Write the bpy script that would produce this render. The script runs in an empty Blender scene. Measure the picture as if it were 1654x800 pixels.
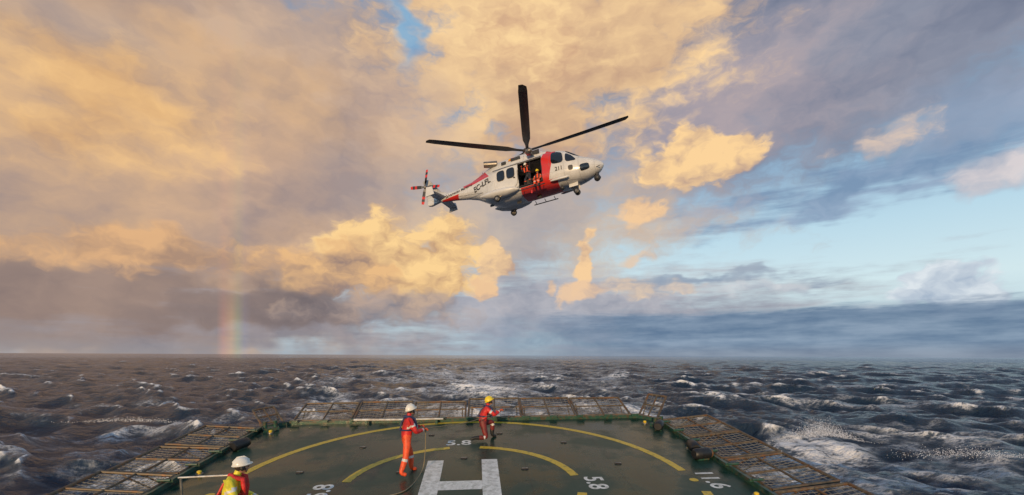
import bpy, bmesh, math, random
import numpy as np
from mathutils import Vector, Matrix
random.seed(4); np.random.seed(4)
scene=bpy.context.scene
rad=math.radians
F=735.0
DECKZ=5.5; CAMZ=10.0; ROLL=rad(0.28)
# ------------------------------------------------------------------ helpers
class G:
    def __init__(s,nt): s.nt=nt; s.dim='3D'
    def n(s,t,**k):
        x=s.nt.nodes.new(t)
        for a,b in k.items(): setattr(x,a,b)
        return x
    def put(s,inp,v):
        if isinstance(v,bpy.types.NodeSocket): s.nt.links.new(v,inp)
        else: inp.default_value=v
    def m(s,op,a,b=None,c=None,clamp=False):
        x=s.n('ShaderNodeMath',operation=op); x.use_clamp=clamp
        s.put(x.inputs[0],a)
        if b is not None: s.put(x.inputs[1],b)
        if c is not None: s.put(x.inputs[2],c)
        return x.outputs[0]
    def sm(s,v,lo,hi,a=0.,b=1.,kind='SMOOTHSTEP'):
        x=s.n('ShaderNodeMapRange',interpolation_type=kind)
        s.put(x.inputs[0],v); s.put(x.inputs[1],lo); s.put(x.inputs[2],hi); s.put(x.inputs[3],a); s.put(x.inputs[4],b)
        return x.outputs[0]
    def mix(s,f,a,b,mode='MIX'):
        x=s.n('ShaderNodeMix',data_type='RGBA',blend_type=mode)
        s.put(x.inputs[0],f); s.put(x.inputs[6],a); s.put(x.inputs[7],b)
        return x.outputs[2]
    def noise(s,vec,scale,detail=4,rough=.55,dist=0.):
        x=s.n('ShaderNodeTexNoise',noise_dimensions=s.dim); s.put(x.inputs['Vector'],vec)
        x.inputs['Scale'].default_value=scale; x.inputs['Detail'].default_value=detail
        x.inputs['Roughness'].default_value=rough; x.inputs['Distortion'].default_value=dist
        return x.outputs[0],x.outputs[1]
    def vmath(s,op,a,b):
        x=s.n('ShaderNodeVectorMath',operation=op); s.put(x.inputs[0],a); s.put(x.inputs[1],b); return x.outputs[0]
    def sep(s,v):
        x=s.n('ShaderNodeSeparateXYZ'); s.put(x.inputs[0],v); return x.outputs
    def comb(s,a,b,c):
        x=s.n('ShaderNodeCombineXYZ'); s.put(x.inputs[0],a); s.put(x.inputs[1],b); s.put(x.inputs[2],c); return x.outputs[0]
def lin(c,k=1.0):
    o=[]
    for v in c:
        v=v/255.0
        o.append((v/12.92 if v<=.04045 else ((v+.055)/1.055)**2.4)*k)
    return (o[0],o[1],o[2],1.0)
def mat(name,col,rough=.5,metal=0.,var=.2,ns=6.,bump=0.,bscale=30.,spec=.5,dirt=None,dirt_amt=0.,dirt_scale=3.):
    m=bpy.data.materials.new(name); m.use_nodes=True; nt=m.node_tree; g=G(nt)
    p=nt.nodes['Principled BSDF']
    tc=g.n('ShaderNodeTexCoord').outputs['Object']
    f,_=g.noise(tc,ns,4,.6)
    a=tuple(c*(1-var) for c in col[:3])+(1,); b=tuple(min(1,c*(1+var)) for c in col[:3])+(1,)
    c=g.mix(g.sm(f,.3,.7),a,b)
    if dirt:
        d,_=g.noise(tc,dirt_scale,6,.7)
        c=g.mix(g.m('MULTIPLY',g.sm(d,.48,.62),dirt_amt),c,tuple(dirt)+(1,))
    g.put(p.inputs['Base Color'],c)
    g.put(p.inputs['Roughness'],g.sm(f,.2,.8,max(.02,rough-.1),min(1,rough+.1)))
    p.inputs['Metallic'].default_value=metal
    p.inputs['Specular IOR Level'].default_value=spec
    if bump>0:
        h,_=g.noise(tc,bscale,3,.6)
        bn=g.n('ShaderNodeBump'); bn.inputs['Strength'].default_value=bump; bn.inputs['Distance'].default_value=.02
        g.put(bn.inputs['Height'],h); g.put(p.inputs['Normal'],bn.outputs[0])
    return m
class MB:
    def __init__(s): s.v=[]; s.f=[]; s.m=[]
    def add(s,vs,fs,mi=0):
        o=len(s.v); s.v+= [tuple(v) for v in vs]
        for f in fs: s.f.append(tuple(i+o for i in f)); s.m.append(mi)
    def box(s,c,size,mi=0,R=None,taper=1.):
        hx,hy,hz=[x/2 for x in size]; vs=[]
        for z in (-hz,hz):
            k=taper if z>0 else 1
            for x,y in ((-hx,-hy),(hx,-hy),(hx,hy),(-hx,hy)):
                p=Vector((x*k,y*k,z))
                if R is not None: p=R@p
                vs.append(Vector(c)+p)
        s.add(vs,[(0,3,2,1),(4,5,6,7),(0,1,5,4),(1,2,6,5),(2,3,7,6),(3,0,4,7)],mi)
    def tube(s,pts,r,mi=0,n=8,cap=True):
        pts=[Vector(p) for p in pts]
        if not hasattr(r,'__len__'): r=[r]*len(pts)
        vs=[];fs=[]; prev=None
        for i,p in enumerate(pts):
            d=(pts[min(i+1,len(pts)-1)]-pts[max(i-1,0)])
            d=d.normalized() if d.length>1e-9 else Vector((0,0,1))
            if prev is None: u=d.orthogonal().normalized()
            else:
                u=(prev-d*prev.dot(d)); u=u.normalized() if u.length>1e-6 else d.orthogonal().normalized()
            prev=u; w=d.cross(u)
            for k in range(n):
                a=2*math.pi*k/n
                vs.append(p+(u*math.cos(a)+w*math.sin(a))*r[i])
        for i in range(len(pts)-1):
            for k in range(n): fs.append((i*n+k,i*n+(k+1)%n,(i+1)*n+(k+1)%n,(i+1)*n+k))
        if cap:
            fs.append(tuple(range(n-1,-1,-1))); fs.append(tuple((len(pts)-1)*n+k for k in range(n)))
        s.add(vs,fs,mi)
    def ell(s,c,r,mi=0,nu=16,nv=10,R=None,v0=0.,v1=1.):
        vs=[];fs=[]
        for j in range(nv+1):
            t=math.pi*(v0+(v1-v0)*j/nv)
            for i in range(nu):
                a=2*math.pi*i/nu
                p=Vector((r[0]*math.sin(t)*math.cos(a),r[1]*math.sin(t)*math.sin(a),r[2]*math.cos(t)))
                if R is not None: p=R@p
                vs.append(Vector(c)+p)
        for j in range(nv):
            for i in range(nu): fs.append((j*nu+i,(j+1)*nu+i,(j+1)*nu+(i+1)%nu,j*nu+(i+1)%nu))
        s.add(vs,fs,mi)
    def mesh(s,name,mats,smooth=True,angle=40):
        me=bpy.data.meshes.new(name); me.from_pydata([tuple(v) for v in s.v],[],s.f); me.update()
        for m in mats: me.materials.append(m)
        for p,mi in zip(me.polygons,s.m): p.material_index=mi; p.use_smooth=smooth
        bm=bmesh.new(); bm.from_mesh(me); bmesh.ops.remove_doubles(bm,verts=bm.verts,dist=1e-5)
        if smooth:
            for e in bm.edges:
                if len(e.link_faces)==2 and e.calc_face_angle(0)>rad(angle): e.smooth=False
        bmesh.ops.recalc_face_normals(bm,faces=bm.faces)
        bm.to_mesh(me); bm.free()
        return me
    def obj(s,name,mats,parent=None,matrix=None,smooth=True,angle=40):
        o=bpy.data.objects.new(name,s.mesh(name,mats,smooth,angle)); scene.collection.objects.link(o)
        if parent: o.parent=parent
        if matrix is not None: o.matrix_local=matrix
        return o
def empty(name,matrix=None):
    e=bpy.data.objects.new(name,None); scene.collection.objects.link(e); e.empty_display_size=.3
    if matrix is not None: e.matrix_world=matrix
    return e
def text_mesh(body,size,bold=0.0,shear=0.):
    c=bpy.data.curves.new('t','FONT'); c.body=body; c.size=size; c.align_x='CENTER'; c.align_y='CENTER'; c.offset=bold; c.shear=shear
    c.resolution_u=4
    o=bpy.data.objects.new('t',c); scene.collection.objects.link(o)
    bpy.context.view_layer.update()
    dg=bpy.context.evaluated_depsgraph_get()
    me=bpy.data.meshes.new_from_object(o.evaluated_get(dg))
    vs=[v.co.copy() for v in me.vertices]; fs=[tuple(p.vertices) for p in me.polygons]
    bpy.data.objects.remove(o); return vs,fs

# ------------------------------------------------------------------ camera
cam=bpy.data.cameras.new('camera'); co=bpy.data.objects.new('camera',cam); scene.collection.objects.link(co)
cam.sensor_width=36; cam.lens=36*F/1654; cam.shift_y=(574-400)/1654; cam.clip_end=80000; cam.clip_start=.1
r=ROLL
right=Vector((math.cos(r),0,math.sin(r))); back=Vector((0,-1,0)); up=back.cross(right)
co.matrix_world=Matrix((( right.x,up.x,back.x,0),(right.y,up.y,back.y,0),(right.z,up.z,back.z,CAMZ),(0,0,0,1))); scene.camera=co

# ------------------------------------------------------------------ light
SUN_AZ=rad(193.5); SUN_EL=rad(8)
sd=Vector((math.sin(SUN_AZ)*math.cos(SUN_EL),math.cos(SUN_AZ)*math.cos(SUN_EL),math.sin(SUN_EL)))
sl=bpy.data.lights.new('sun','SUN'); sl.energy=3.2; sl.angle=rad(.5); sl.color=(1,.68,.36)
so=bpy.data.objects.new('sun',sl); scene.collection.objects.link(so)
so.rotation_euler=sd.to_track_quat('Z','Y').to_euler()

# ------------------------------------------------------------------ world sky
w=bpy.data.worlds.new('World'); scene.world=w; w.use_nodes=True; nt=w.node_tree; g=G(nt); g.dim='2D'
bg=nt.nodes['Background']; bg.inputs[1].default_value=.1
sky=g.n('ShaderNodeTexSky'); sky.sky_type='NISHITA'; sky.sun_disc=False; sky.sun_elevation=SUN_EL; sky.sun_rotation=SUN_AZ
D=g.n('ShaderNodeTexCoord').outputs['Generated']
dx,dy,dz=g.sep(D)
az=g.m('ARCTAN2',dx,dy)
hl=g.m('SQRT',g.m('MULTIPLY_ADD',dx,dx,g.m('MULTIPLY',dy,dy)))
el=g.m('MINIMUM',g.m('DIVIDE',dz,g.m('MAXIMUM',hl,.05)),3.)
P=g.comb(az,g.m('MULTIPLY',el,1.5),0.)
_,wc=g.noise(P,6.,2,.5)
_,wc2=g.noise(P,20.,2,.55)
H=(.5,.5,.5)
W=g.vmath('ADD',g.comb(az,el,0.),g.vmath('ADD',g.vmath('MULTIPLY',g.vmath('SUBTRACT',wc,H),(.15,.09,0)),g.vmath('MULTIPLY',g.vmath('SUBTRACT',wc2,H),(.06,.04,0))))
PP=g.vmath('ADD',P,g.vmath('MULTIPLY',g.vmath('SUBTRACT',wc2,H),(.05,.05,.05)))
n1,_=g.noise(PP,8.,7,.60)
n1b,_=g.noise(g.vmath('ADD',PP,(-.020,.038,0)),8.,4,.60)
n2,_=g.noise(PP,2.6,3,.5)
n2b,_=g.noise(g.vmath('ADD',PP,(-.07,.10,0)),2.6,3,.5)
rel1=g.m('MULTIPLY',g.m('SUBTRACT',n1,n1b),2.6)
rel2=g.m('MULTIPLY',g.m('SUBTRACT',n2,n2b),2.3)
relief=g.m('ADD',g.m('MULTIPLY_ADD',rel2,.8,rel1),.58,clamp=True)
SR=g.m('ADD',g.m('MULTIPLY_ADD',rel1,.36,rel2),.55,clamp=True)
edge=g.m('SUBTRACT',n1,.5)
ns_,_=g.noise(g.comb(az,g.m('MULTIPLY',el,7.),0.),7.,5,.6); sedge=g.m('SUBTRACT',ns_,.5)
ramp=g.n('ShaderNodeValToRGB'); nt.links.new(g.m('MULTIPLY',el,1.2,clamp=True),ramp.inputs[0])
cr=ramp.color_ramp
stops=[(0,(176,200,216)),(.16,(214,236,242)),(.29,(190,222,238)),(.42,(154,190,218)),(.6,(136,166,196)),(1,(124,152,186))]
cr.elements[0].position=0; cr.elements[0].color=lin(stops[0][1],1)
cr.elements[1].position=1; cr.elements[1].color=lin(stops[-1][1],1)
for p_,c_ in stops[1:-1]:
    e=cr.elements.new(p_); e.color=lin(c_,1)
clear=g.mix(1.0,ramp.outputs[0],(10,10,10,1),'MULTIPLY')
col=g.mix(.92,sky.outputs[0],clear)
def pa(px,py):
    a=math.atan((px-827)/F); return a,(574-py)/F*math.cos(a)
def B(col,px,py,rx,ry,lit,dark,amp=1.2,soft=.45,op=1.,rot=0.,rl=None,strk=False):
    a,b=pa(px,py)
    mp=g.n('ShaderNodeMapping',vector_type='TEXTURE'); g.put(mp.inputs[0],W)
    mp.inputs[1].default_value=(a,b,0); mp.inputs[2].default_value=(0,0,rad(rot)); mp.inputs[3].default_value=(rx/F*math.cos(a)**2,ry/F*math.cos(a),1)
    ln=g.n('ShaderNodeVectorMath',operation='LENGTH'); nt.links.new(mp.outputs[0],ln.inputs[0])
    v=g.m('MULTIPLY_ADD',sedge if strk else edge,-amp,ln.outputs['Value'])
    m_=g.sm(v,1.,1.-soft,0,op)
    cc=g.mix(relief if rl is None else rl,lin(dark,10),lin(lit,10))
    return g.mix(m_,col,cc)
# cool overcast, right
col=B(col,1300,20,760,320,(148,152,168),(112,120,142),.8,.45,.97,rl=SR)
col=B(col,1120,180,330,240,(178,164,168),(134,138,158),1.0,.8,.9,rl=SR)
col=B(col,1580,190,330,100,(152,168,192),(120,140,168),1.3,.8,.8,rl=SR)
col=B(col,1400,298,470,42,(148,168,194),(116,142,174),1.4,.8,.88,rot=6,strk=True)
col=B(col,1120,345,190,18,(160,172,194),(130,152,180),1.6,.9,.65,rot=9,strk=True)
# warm mass, left and centre
col=B(col,150,200,1080,540,(216,178,140),(160,142,138),.6,.4,1.,rl=SR)
col=B(col,800,350,420,180,(206,184,164),(166,156,158),1.2,.7,.9,rl=SR)
col=B(col,90,30,300,100,(190,166,150),(146,136,140),1.2,.9,.9,rl=SR)
col=B(col,400,290,380,180,(206,172,146),(164,144,138),1.2,.9,.85,rl=SR)
col=B(col,170,180,330,150,(248,202,140),(208,162,116),1.3,1.0,.95,rl=SR)
col=B(col,500,50,260,130,(204,176,154),(156,144,146),1.2,.8,.88,rl=SR)
col=B(col,880,80,330,215,(252,214,160),(198,162,134),1.2,.45,.98,rl=SR)
col=B(col,860,60,170,110,(254,218,162),(216,174,138),1.4,.8,.8)
col=B(col,655,190,150,130,(212,182,156),(172,152,148),1.3,.9,.75,rl=SR)
col=B(col,650,46,34,96,(134,176,208),(116,160,200),1.1,.8,.95,rot=12)
# rain mass, low left
col=B(col,200,490,640,105,(160,138,128),(124,110,110),.9,.6,.96,rl=SR)
col=B(col,200,408,380,42,(228,180,132),(174,142,120),1.7,.7,.9)
col=B(col,100,555,760,50,(158,144,140),(142,130,130),.7,.9,.85,rl=SR,strk=True)
# centre banks
col=B(col,900,500,560,96,(180,178,186),(150,152,166),1.1,.8,.94,strk=True)
col=B(col,480,545,420,44,(160,152,156),(136,132,140),.9,.9,.85,strk=True)
col=B(col,655,425,165,80,(252,212,150),(182,144,118),1.5,.3,1.)
col=B(col,550,450,150,60,(232,186,134),(156,132,122),1.5,.4,.95)
col=B(col,440,500,260,46,(146,128,122),(112,104,108),1.4,.6,.92,rl=SR)
col=B(col,640,505,190,34,(184,162,150),(136,130,136),1.5,.7,.88)
col=B(col,795,424,28,56,(246,208,158),(184,156,142),1.7,.4,.97,rot=-10)
col=B(col,775,468,44,24,(236,196,154),(172,152,148),1.9,.5,.95)
col=B(col,938,418,26,56,(248,208,158),(190,160,144),1.7,.4,.97,rot=-8)
col=B(col,915,470,46,22,(236,200,164),(170,158,160),2.,.5,.92)
col=B(col,868,462,20,22,(236,200,164),(170,158,160),2.,.5,.9)
col=B(col,1030,470,60,24,(230,204,176),(168,166,174),2.,.5,.9)
col=B(col,1118,470,44,18,(228,206,184),(172,172,180),2.,.5,.85)
col=B(col,1048,410,34,22,(228,202,176),(178,172,174),2.,.6,.85)
col=B(col,1124,254,112,54,(252,212,156),(184,156,142),1.4,.3,1.)
col=B(col,1012,345,46,26,(246,204,156),(190,162,146),1.8,.5,.92)
col=B(col,1425,222,90,40,(236,208,182),(174,172,182),2.,.7,.88,rot=22)
col=B(col,1650,245,120,56,(222,212,212),(164,174,192),1.6,.8,.88)
col=B(col,1160,452,180,14,(158,172,188),(140,156,178),1.5,.7,.85,strk=True)
col=B(col,1250,470,90,13,(212,214,218),(168,180,194),1.5,.7,.75,strk=True)
col=B(col,1545,474,118,46,(222,230,236),(158,176,198),1.6,.3,.97)
aR,_q=pa(860,500)
wx,wy,_z=g.sep(W)
bm_=g.m('MULTIPLY',g.sm(g.m('MULTIPLY_ADD',sedge,.035,el),.098,.080),g.sm(g.m('MULTIPLY_ADD',edge,.4,wx),aR-.25,aR+.28))
col=g.mix(g.m('MULTIPLY',bm_,.95),col,g.mix(g.m('MULTIPLY_ADD',sedge,2.2,g.m('MULTIPLY_ADD',SR,.5,.2),clamp=True),lin((92,118,148),10),lin((138,158,180),10)))
col=g.mix(g.sm(el,.03,.0,0,.4),col,lin((148,150,158),10))
a0,_q=pa(378,540)
U=g.m('SUBTRACT',az,a0)
rb=g.n('ShaderNodeValToRGB'); nt.links.new(g.sm(U,-.028,.028,kind='LINEAR'),rb.inputs[0])
c=rb.color_ramp; c.elements[0].position=0; c.elements[0].color=(0,0,0,1); c.elements[1].position=1; c.elements[1].color=(0,0,0,1)
for p_,q_ in ((.2,(1.4,.35,.1,1)),(.42,(1.7,.9,.12,1)),(.6,(.55,.9,.2,1)),(.8,(.05,.2,.45,1))):
    e=c.elements.new(p_); e.color=q_
rbm=g.m('ADD',g.sm(el,.14,.02,0,.9),g.sm(el,.9,.1,0,.3))
col=g.mix(rbm,col,rb.outputs[0],'ADD')
nt.links.new(col,bg.inputs[0])

# ------------------------------------------------------------------ sea
def build_sea():
    th=np.concatenate([np.radians(np.arange(-60,60,.12)),np.radians(np.arange(60,300,3.0))])
    rr=[6.]
    while rr[-1]<30: rr.append(rr[-1]*1.03)
    while rr[-1]<1400: rr.append(rr[-1]*1.0072)
    while rr[-1]<30000: rr.append(rr[-1]*1.05)
    rr=np.array(rr); nr=len(rr); na=len(th)
    Rg,Tg=np.meshgrid(rr,th,indexing='ij')
    X=(Rg*np.sin(Tg)).ravel(); Y=(Rg*np.cos(Tg)).ravel(); R_=Rg.ravel()
    sp=np.where(R_<1400,.0080*R_,.05*R_)
    Z=np.zeros_like(X); DX=np.zeros_like(X); DY=np.zeros_like(X); J=np.zeros_like(X); JL=np.zeros_like(X)
    rng=np.random.RandomState(31)
    nw=100
    for i in range(nw):
        lam=1.0*(40/1.0)**((i+rng.rand())/nw)
        k=2*math.pi/lam
        ang=rad(246)+rng.normal(0,.8 if lam<8 else .48)
        st=.056 if lam<4 else (.074 if lam<12 else .050)
        if lam>24: st=.036
        a=st/k
        p=k*(X*math.cos(ang)+Y*math.sin(ang))+rng.rand()*6.283
        wgt=np.clip((lam/sp-1.8)/2.2,0,1)*a
        c=np.cos(p); s_=np.sin(p)
        Z+=wgt*c; DX-=wgt*s_*math.cos(ang)*1.0; DY-=wgt*s_*math.sin(ang)*1.0
        J+=wgt*k*c
        if lam>3: JL+=wgt*k*c
    pat=np.zeros_like(X)
    for i in range(14):
        lam=18+60*rng.rand(); k=2*math.pi/lam; an=rng.rand()*6.28
        pat+=np.cos(k*(X*math.cos(an)+1.4*Y*math.sin(an))+rng.rand()*6.28)
    pat/=math.sqrt(7.)
    ax=-.0785; xc=-1.2+ax*(Y-11)+np.sin(Y/37.)*2.5; hw=8+.25*np.maximum(Y,0)
    q=np.abs(X-xc)/hw
    wake=np.clip(1.2-q,0,1)*np.clip((Y-8)/20,0,1)*np.clip(1.6-Y/380,0,1)
    Z*=(1-.2*np.clip(wake,0,1))
    far=np.clip(R_/400,0,1)
    foam=np.clip((.6*J+.6*JL-.56+.16*far+.09*pat)*1.5,-.28,.85)
    foam=np.maximum(foam,wake*.34+.36*np.clip(J,-.7,1)*wake+.13*pat*wake)
    edge_=np.exp(-((q-1.)/.2)**2)*np.clip((Y-8)/20,0,1)*np.clip(1.3-Y/300,0,1)
    foam=np.maximum(foam,edge_*(.34+.14*pat+.25*J))
    def blob(cx,cy,rx,ry,a,rot=0):
        c,s_=math.cos(rot),math.sin(rot)
        u=((X-cx)*c+(Y-cy)*s_)/rx; v=(-(X-cx)*s_+(Y-cy)*c)/ry
        return np.exp(-(u*u+v*v))*(a+.36*np.clip(J,-.9,.9))
    for b in ((34,50,6,3.5,.95,.2),(42,42,17,7,.42,-.3),(52,56,20,8,.36,.1),(75,95,27,8,.33,.2),(-52,62,17,4,.45,.5),(-40,46,18,4.5,.38,.4),(-75,88,22,6,.32,.2),(25,36,11,5,.46,0),(-30,36,9,4,.38,.3),(48,120,22,7,.32,0),(52,38,13,5,.42,.1),(-60,44,12,4,.38,.5),(90,70,22,5,.36,.1),(110,150,30,6,.34,0)):
        foam=np.maximum(foam,blob(*b))
    sp1=np.exp(-(((X-34)/4.0)**2+((Y-50)/2.0)**2)); Z+=.8*sp1
    co_=np.stack([X+DX,Y+DY,Z],1).astype(np.float32)
    cidx=len(X)
    co_=np.vstack([co_,[[0,0,0]]]).astype(np.float32)
    i=np.arange(nr-1)[:,None]; j=np.arange(na)[None,:]; j2=(j+1)%na
    q4=np.stack([i*na+j,i*na+j2,(i+1)*na+j2,(i+1)*na+j],-1).reshape(-1,4)
    tri=np.stack([np.full(na,cidx),(np.arange(na)+1)%na,np.arange(na)],-1)
    me=bpy.data.meshes.new('sea')
    me.vertices.add(len(co_)); me.vertices.foreach_set('co',co_.ravel())
    loops=np.concatenate([q4[:,::-1].ravel(),tri[:,::-1].ravel()]).astype(np.int32)
    me.loops.add(len(loops)); me.loops.foreach_set('vertex_index',loops)
    ls=np.concatenate([np.arange(len(q4))*4,len(q4)*4+np.arange(na)*3]).astype(np.int32)
    me.polygons.add(len(ls)); me.polygons.foreach_set('loop_start',ls)
    me.update(calc_edges=True)
    me.polygons.foreach_set('use_smooth',np.ones(len(ls),dtype=bool))
    at=me.attributes.new('foam','FLOAT','POINT'); at.data.foreach_set('value',np.append(foam,0).astype(np.float32))
    if me.polygons[0].normal.z<0: me.flip_normals()
    o=bpy.data.objects.new('sea',me); scene.collection.objects.link(o)
    m=bpy.data.materials.new('sea_water'); m.use_nodes=True; nt=m.node_tree; g=G(nt); p=nt.nodes['Principled BSDF']
    pos=g.n('ShaderNodeNewGeometry').outputs['Position']
    x,y,z=g.sep(pos)
    Ps=g.comb(g.m('MULTIPLY_ADD',y,.4,x),g.m('MULTIPLY',y,1.6),0)
    fa=g.n('ShaderNodeAttribute'); fa.attribute_name='foam'; fo=fa.outputs['Fac']
    f1,_=g.noise(Ps,.20,4,.65)
    f2,_=g.noise(Ps,.60,5,.68)
    def rdg(v,k): return g.m('SUBTRACT',1.,g.m('MULTIPLY',g.m('ABSOLUTE',g.m('SUBTRACT',v,.5)),k),clamp=True)
    ridge=rdg(f2,11.)
    t=g.m('MULTIPLY_ADD',g.m('SUBTRACT',f1,.5),1.5,fo)
    body=g.sm(t,.08,.60); solid=g.sm(g.m('MULTIPLY_ADD',g.m('SUBTRACT',f2,.5),2.0,t),.58,.86)
    ff=g.m('MAXIMUM',g.m('MULTIPLY',body,g.m('MULTIPLY_ADD',ridge,.78,.02)),g.m('MULTIPLY',solid,.95))
    haze=g.sm(t,-.1,.6)
    base=g.mix(haze,(.012,.026,.050,1),(.045,.070,.105,1))
    g.put(p.inputs['Base Color'],g.mix(ff,base,(.80,.81,.84,1)))
    g.put(p.inputs['Roughness'],g.sm(ff,0,1,.10,.8))
    p.inputs['IOR'].default_value=1.333
    h1,_=g.noise(g.comb(x,g.m('MULTIPLY',y,1.3),0),.8,6,.62)
    bn=g.n('ShaderNodeBump'); bn.inputs['Strength'].default_value=1.0; bn.inputs['Distance'].default_value=1.0
    g.put(bn.inputs['Height'],h1); g.put(p.inputs['Normal'],bn.outputs[0])
    me.materials.append(m)
    # spray droplets thrown up by the breaking crests
    sm_=mat('spray_water',(.8,.8,.82),.5,var=.05)
    rs=np.random.RandomState(5); vs=[]; fs=[]
    for (cx,cy,rx,ry,hz,nn) in ((34,50,3.8,1.3,1.3,4200),(-52,62,7,1.0,.5,900),(43,43,6,1.5,.6,1400)):
        for _ in range(nn):
            u=rs.normal(0,.5)
            x=cx+rx*u; y=cy+ry*rs.normal(0,.5); z=.5+(.9 if cx==34 else .3)*math.exp(-u*u)+hz*abs(rs.normal(0,.5))*math.exp(-u*u)
            s_=.010+.028*rs.rand()**2; b=len(vs)
            vs+=[(x+s_,y,z-s_),(x-s_,y+s_,z-s_),(x-s_,y-s_,z-s_),(x,y,z+s_)]
            fs+=[(b,b+2,b+1),(b,b+1,b+3),(b+1,b+2,b+3),(b+2,b,b+3)]
    me=bpy.data.meshes.new('sea_spray'); me.from_pydata(vs,[],fs); me.materials.append(sm_)
    scene.collection.objects.link(bpy.data.objects.new('sea_spray',me))
build_sea()

# ------------------------------------------------------------------ ship frame
S=Matrix.Translation((0,0,DECKZ))@Matrix.Rotation(-ROLL,4,'Y')@Matrix.Rotation(math.atan(88/F),4,'X')@Matrix.Translation((-1.2,11.1*1.007,0))@Matrix.Rotation(rad(4.5),4,'Z')
def deck_mat():
    m=bpy.data.materials.new('wet_green_deck_paint'); m.use_nodes=True; nt=m.node_tree; g=G(nt); p=nt.nodes['Principled BSDF']
    tc=g.n('ShaderNodeTexCoord').outputs['Object']
    a,_=g.noise(tc,.5,7,.62); b,_=g.noise(tc,5,6,.7); c_,_=g.noise(tc,60,3,.6)
    st,_=g.noise(g.vmath('MULTIPLY',tc,(1.,.25,1.)),3.,6,.6)
    col=g.mix(g.sm(a,.35,.65),(.007,.030,.021,1),(.016,.050,.036,1))
    col=g.mix(g.m('MULTIPLY',g.sm(b,.56,.72),.5),col,(.040,.062,.050,1))
    col=g.mix(g.m('MULTIPLY',g.sm(st,.58,.72),.4),col,(.070,.056,.038,1))
    x,y,z=g.sep(tc)
    def seam(v,per):
        fr=g.m('FRACT',g.m('DIVIDE',g.m('ADD',v,100.3),per)); return g.m('LESS_THAN',g.m('ABSOLUTE',g.m('SUBTRACT',fr,.5)),.014/per)
    sm_=g.m('MAXIMUM',seam(x,2.4),seam(y,4.1))
    col=g.mix(g.m('MULTIPLY',sm_,.6),col,(.005,.014,.010,1))
    g.put(p.inputs['Base Color'],col)
    g.put(p.inputs['Roughness'],g.m('ADD',g.sm(a,.42,.60,.10,.36),g.m('MULTIPLY',b,.14)))
    p.inputs['Specular IOR Level'].default_value=.30
    h=g.m('ADD',g.m('ADD',g.m('MULTIPLY',a,.5),g.m('MULTIPLY',c_,.05)),g.m('MULTIPLY',sm_,.05))
    bn=g.n('ShaderNodeBump'); bn.inputs['Strength'].default_value=.4; bn.inputs['Distance'].default_value=.05
    g.put(bn.inputs['Height'],h); g.put(p.inputs['Normal'],bn.outputs[0])
    return m
M_deck=deck_mat()
M_hull=mat('hull_paint',(.6,.6,.58),.4,dirt=(.2,.1,.05),dirt_amt=.5)
M_green=mat('green_fittings',(.02,.070,.048),.4,dirt=(.12,.06,.03),dirt_amt=.6,dirt_scale=9)
M_yel=mat('yellow_marking',(.62,.42,.03),.42,dirt=(.10,.11,.05),dirt_amt=.55,dirt_scale=6)
M_wht=mat('white_marking',(.68,.68,.64),.42,dirt=(.22,.25,.20),dirt_amt=.5,dirt_scale=5)
M_rust=mat('rusty_frame',(.11,.085,.055),.5,.25,.4,8,dirt=(.20,.08,.02),dirt_amt=.7)
M_wire=mat('net_wire',(.28,.26,.22),.4,.4)
M_black=mat('black_rubber',(.012,.012,.013),.5)
M_steel=mat('worn_steel',(.25,.24,.22),.4,.7)
M_whitepipe=mat('white_pipe',(.55,.55,.53),.45,dirt=(.3,.2,.12),dirt_amt=.5,dirt_scale=5)
M_yelp=mat('yellow_paint',(.7,.48,.02),.4)
M_redh=mat('red_hose',(.5,.03,.02),.6)

deck=empty('helideck',S)
out=[(-7.05,-14),(7.05,-14),(7.05,5.38),(6.5,5.93),(-6.5,5.93),(-7.05,5.38)]
n=len(out)
mb=MB()
mb.add([(x,y,0) for x,y in out]+[(x,y,-.35) for x,y in out],[tuple(range(n))]+[(i,i+n,(i+1)%n+n,(i+1)%n) for i in range(n)],0)
mb.obj('deck_plate',[M_deck],deck,smooth=False)
mb=MB()
hull=[(-6.4,-13.8),(6.4,-13.8),(6.4,4.8),(5.6,5.2),(-5.6,5.2),(-6.4,4.8)]
mb.add([(x,y,-.352) for x,y in hull]+[(x*.93,y-.6,-8.) for x,y in hull],[tuple(range(n)),tuple(range(2*n-1,n-1,-1))]+[(i,i+n,(i+1)%n+n,(i+1)%n) for i in range(n)],0)
mb.obj('ship_hull',[M_hull],None,S,smooth=False)
mb=MB()
for i in range(1,n):
    a=Vector((*out[i],0)); b=Vector((*out[(i+1)%n],0)); d=(b-a).normalized(); L=(b-a).length
    R=Matrix.Rotation(math.atan2(d.y,d.x),3,'Z')
    mb.box((a+b)/2+Vector((0,0,.05))+R@Vector((0,-.045,0)),(L,.08,.13),0,R)
mb.obj('edge_coaming',[M_green],deck,smooth=False)
mb=MB()
def arc(mb,r0,r1,a0,a1,z,mi):
    k=max(4,int(abs(a1-a0)/2)); vs=[]
    for i in range(k+1):
        a=rad(a0+(a1-a0)*i/k)
        jit=.006*math.sin(i*2.3)
        vs+=[(r0*math.cos(a)+jit,r0*math.sin(a),z),(r1*math.cos(a)+jit,r1*math.sin(a),z)]
    mb.add(vs,[(2*i,2*i+1,2*i+3,2*i+2) for i in range(k)],mi)
arc(mb,5.70,5.92,5.,175.,.004,0)
arc(mb,5.70,5.92,-172.,-8.,.004,0)
for s_ in(1,-1):
    mb.add([(s_*5.8+.11*math.cos(a*.3927),-.12+.11*math.sin(a*.3927),.004) for a in range(16)],[tuple(range(16))],0)
arc(mb,2.79,3.01,8.,81.,.004,0); arc(mb,2.79,3.01,99.,172.,.004,0)
arc(mb,2.79,3.01,-167.,-99.,.004,0); arc(mb,2.79,3.01,-81.,-13.,.004,0)
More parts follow.
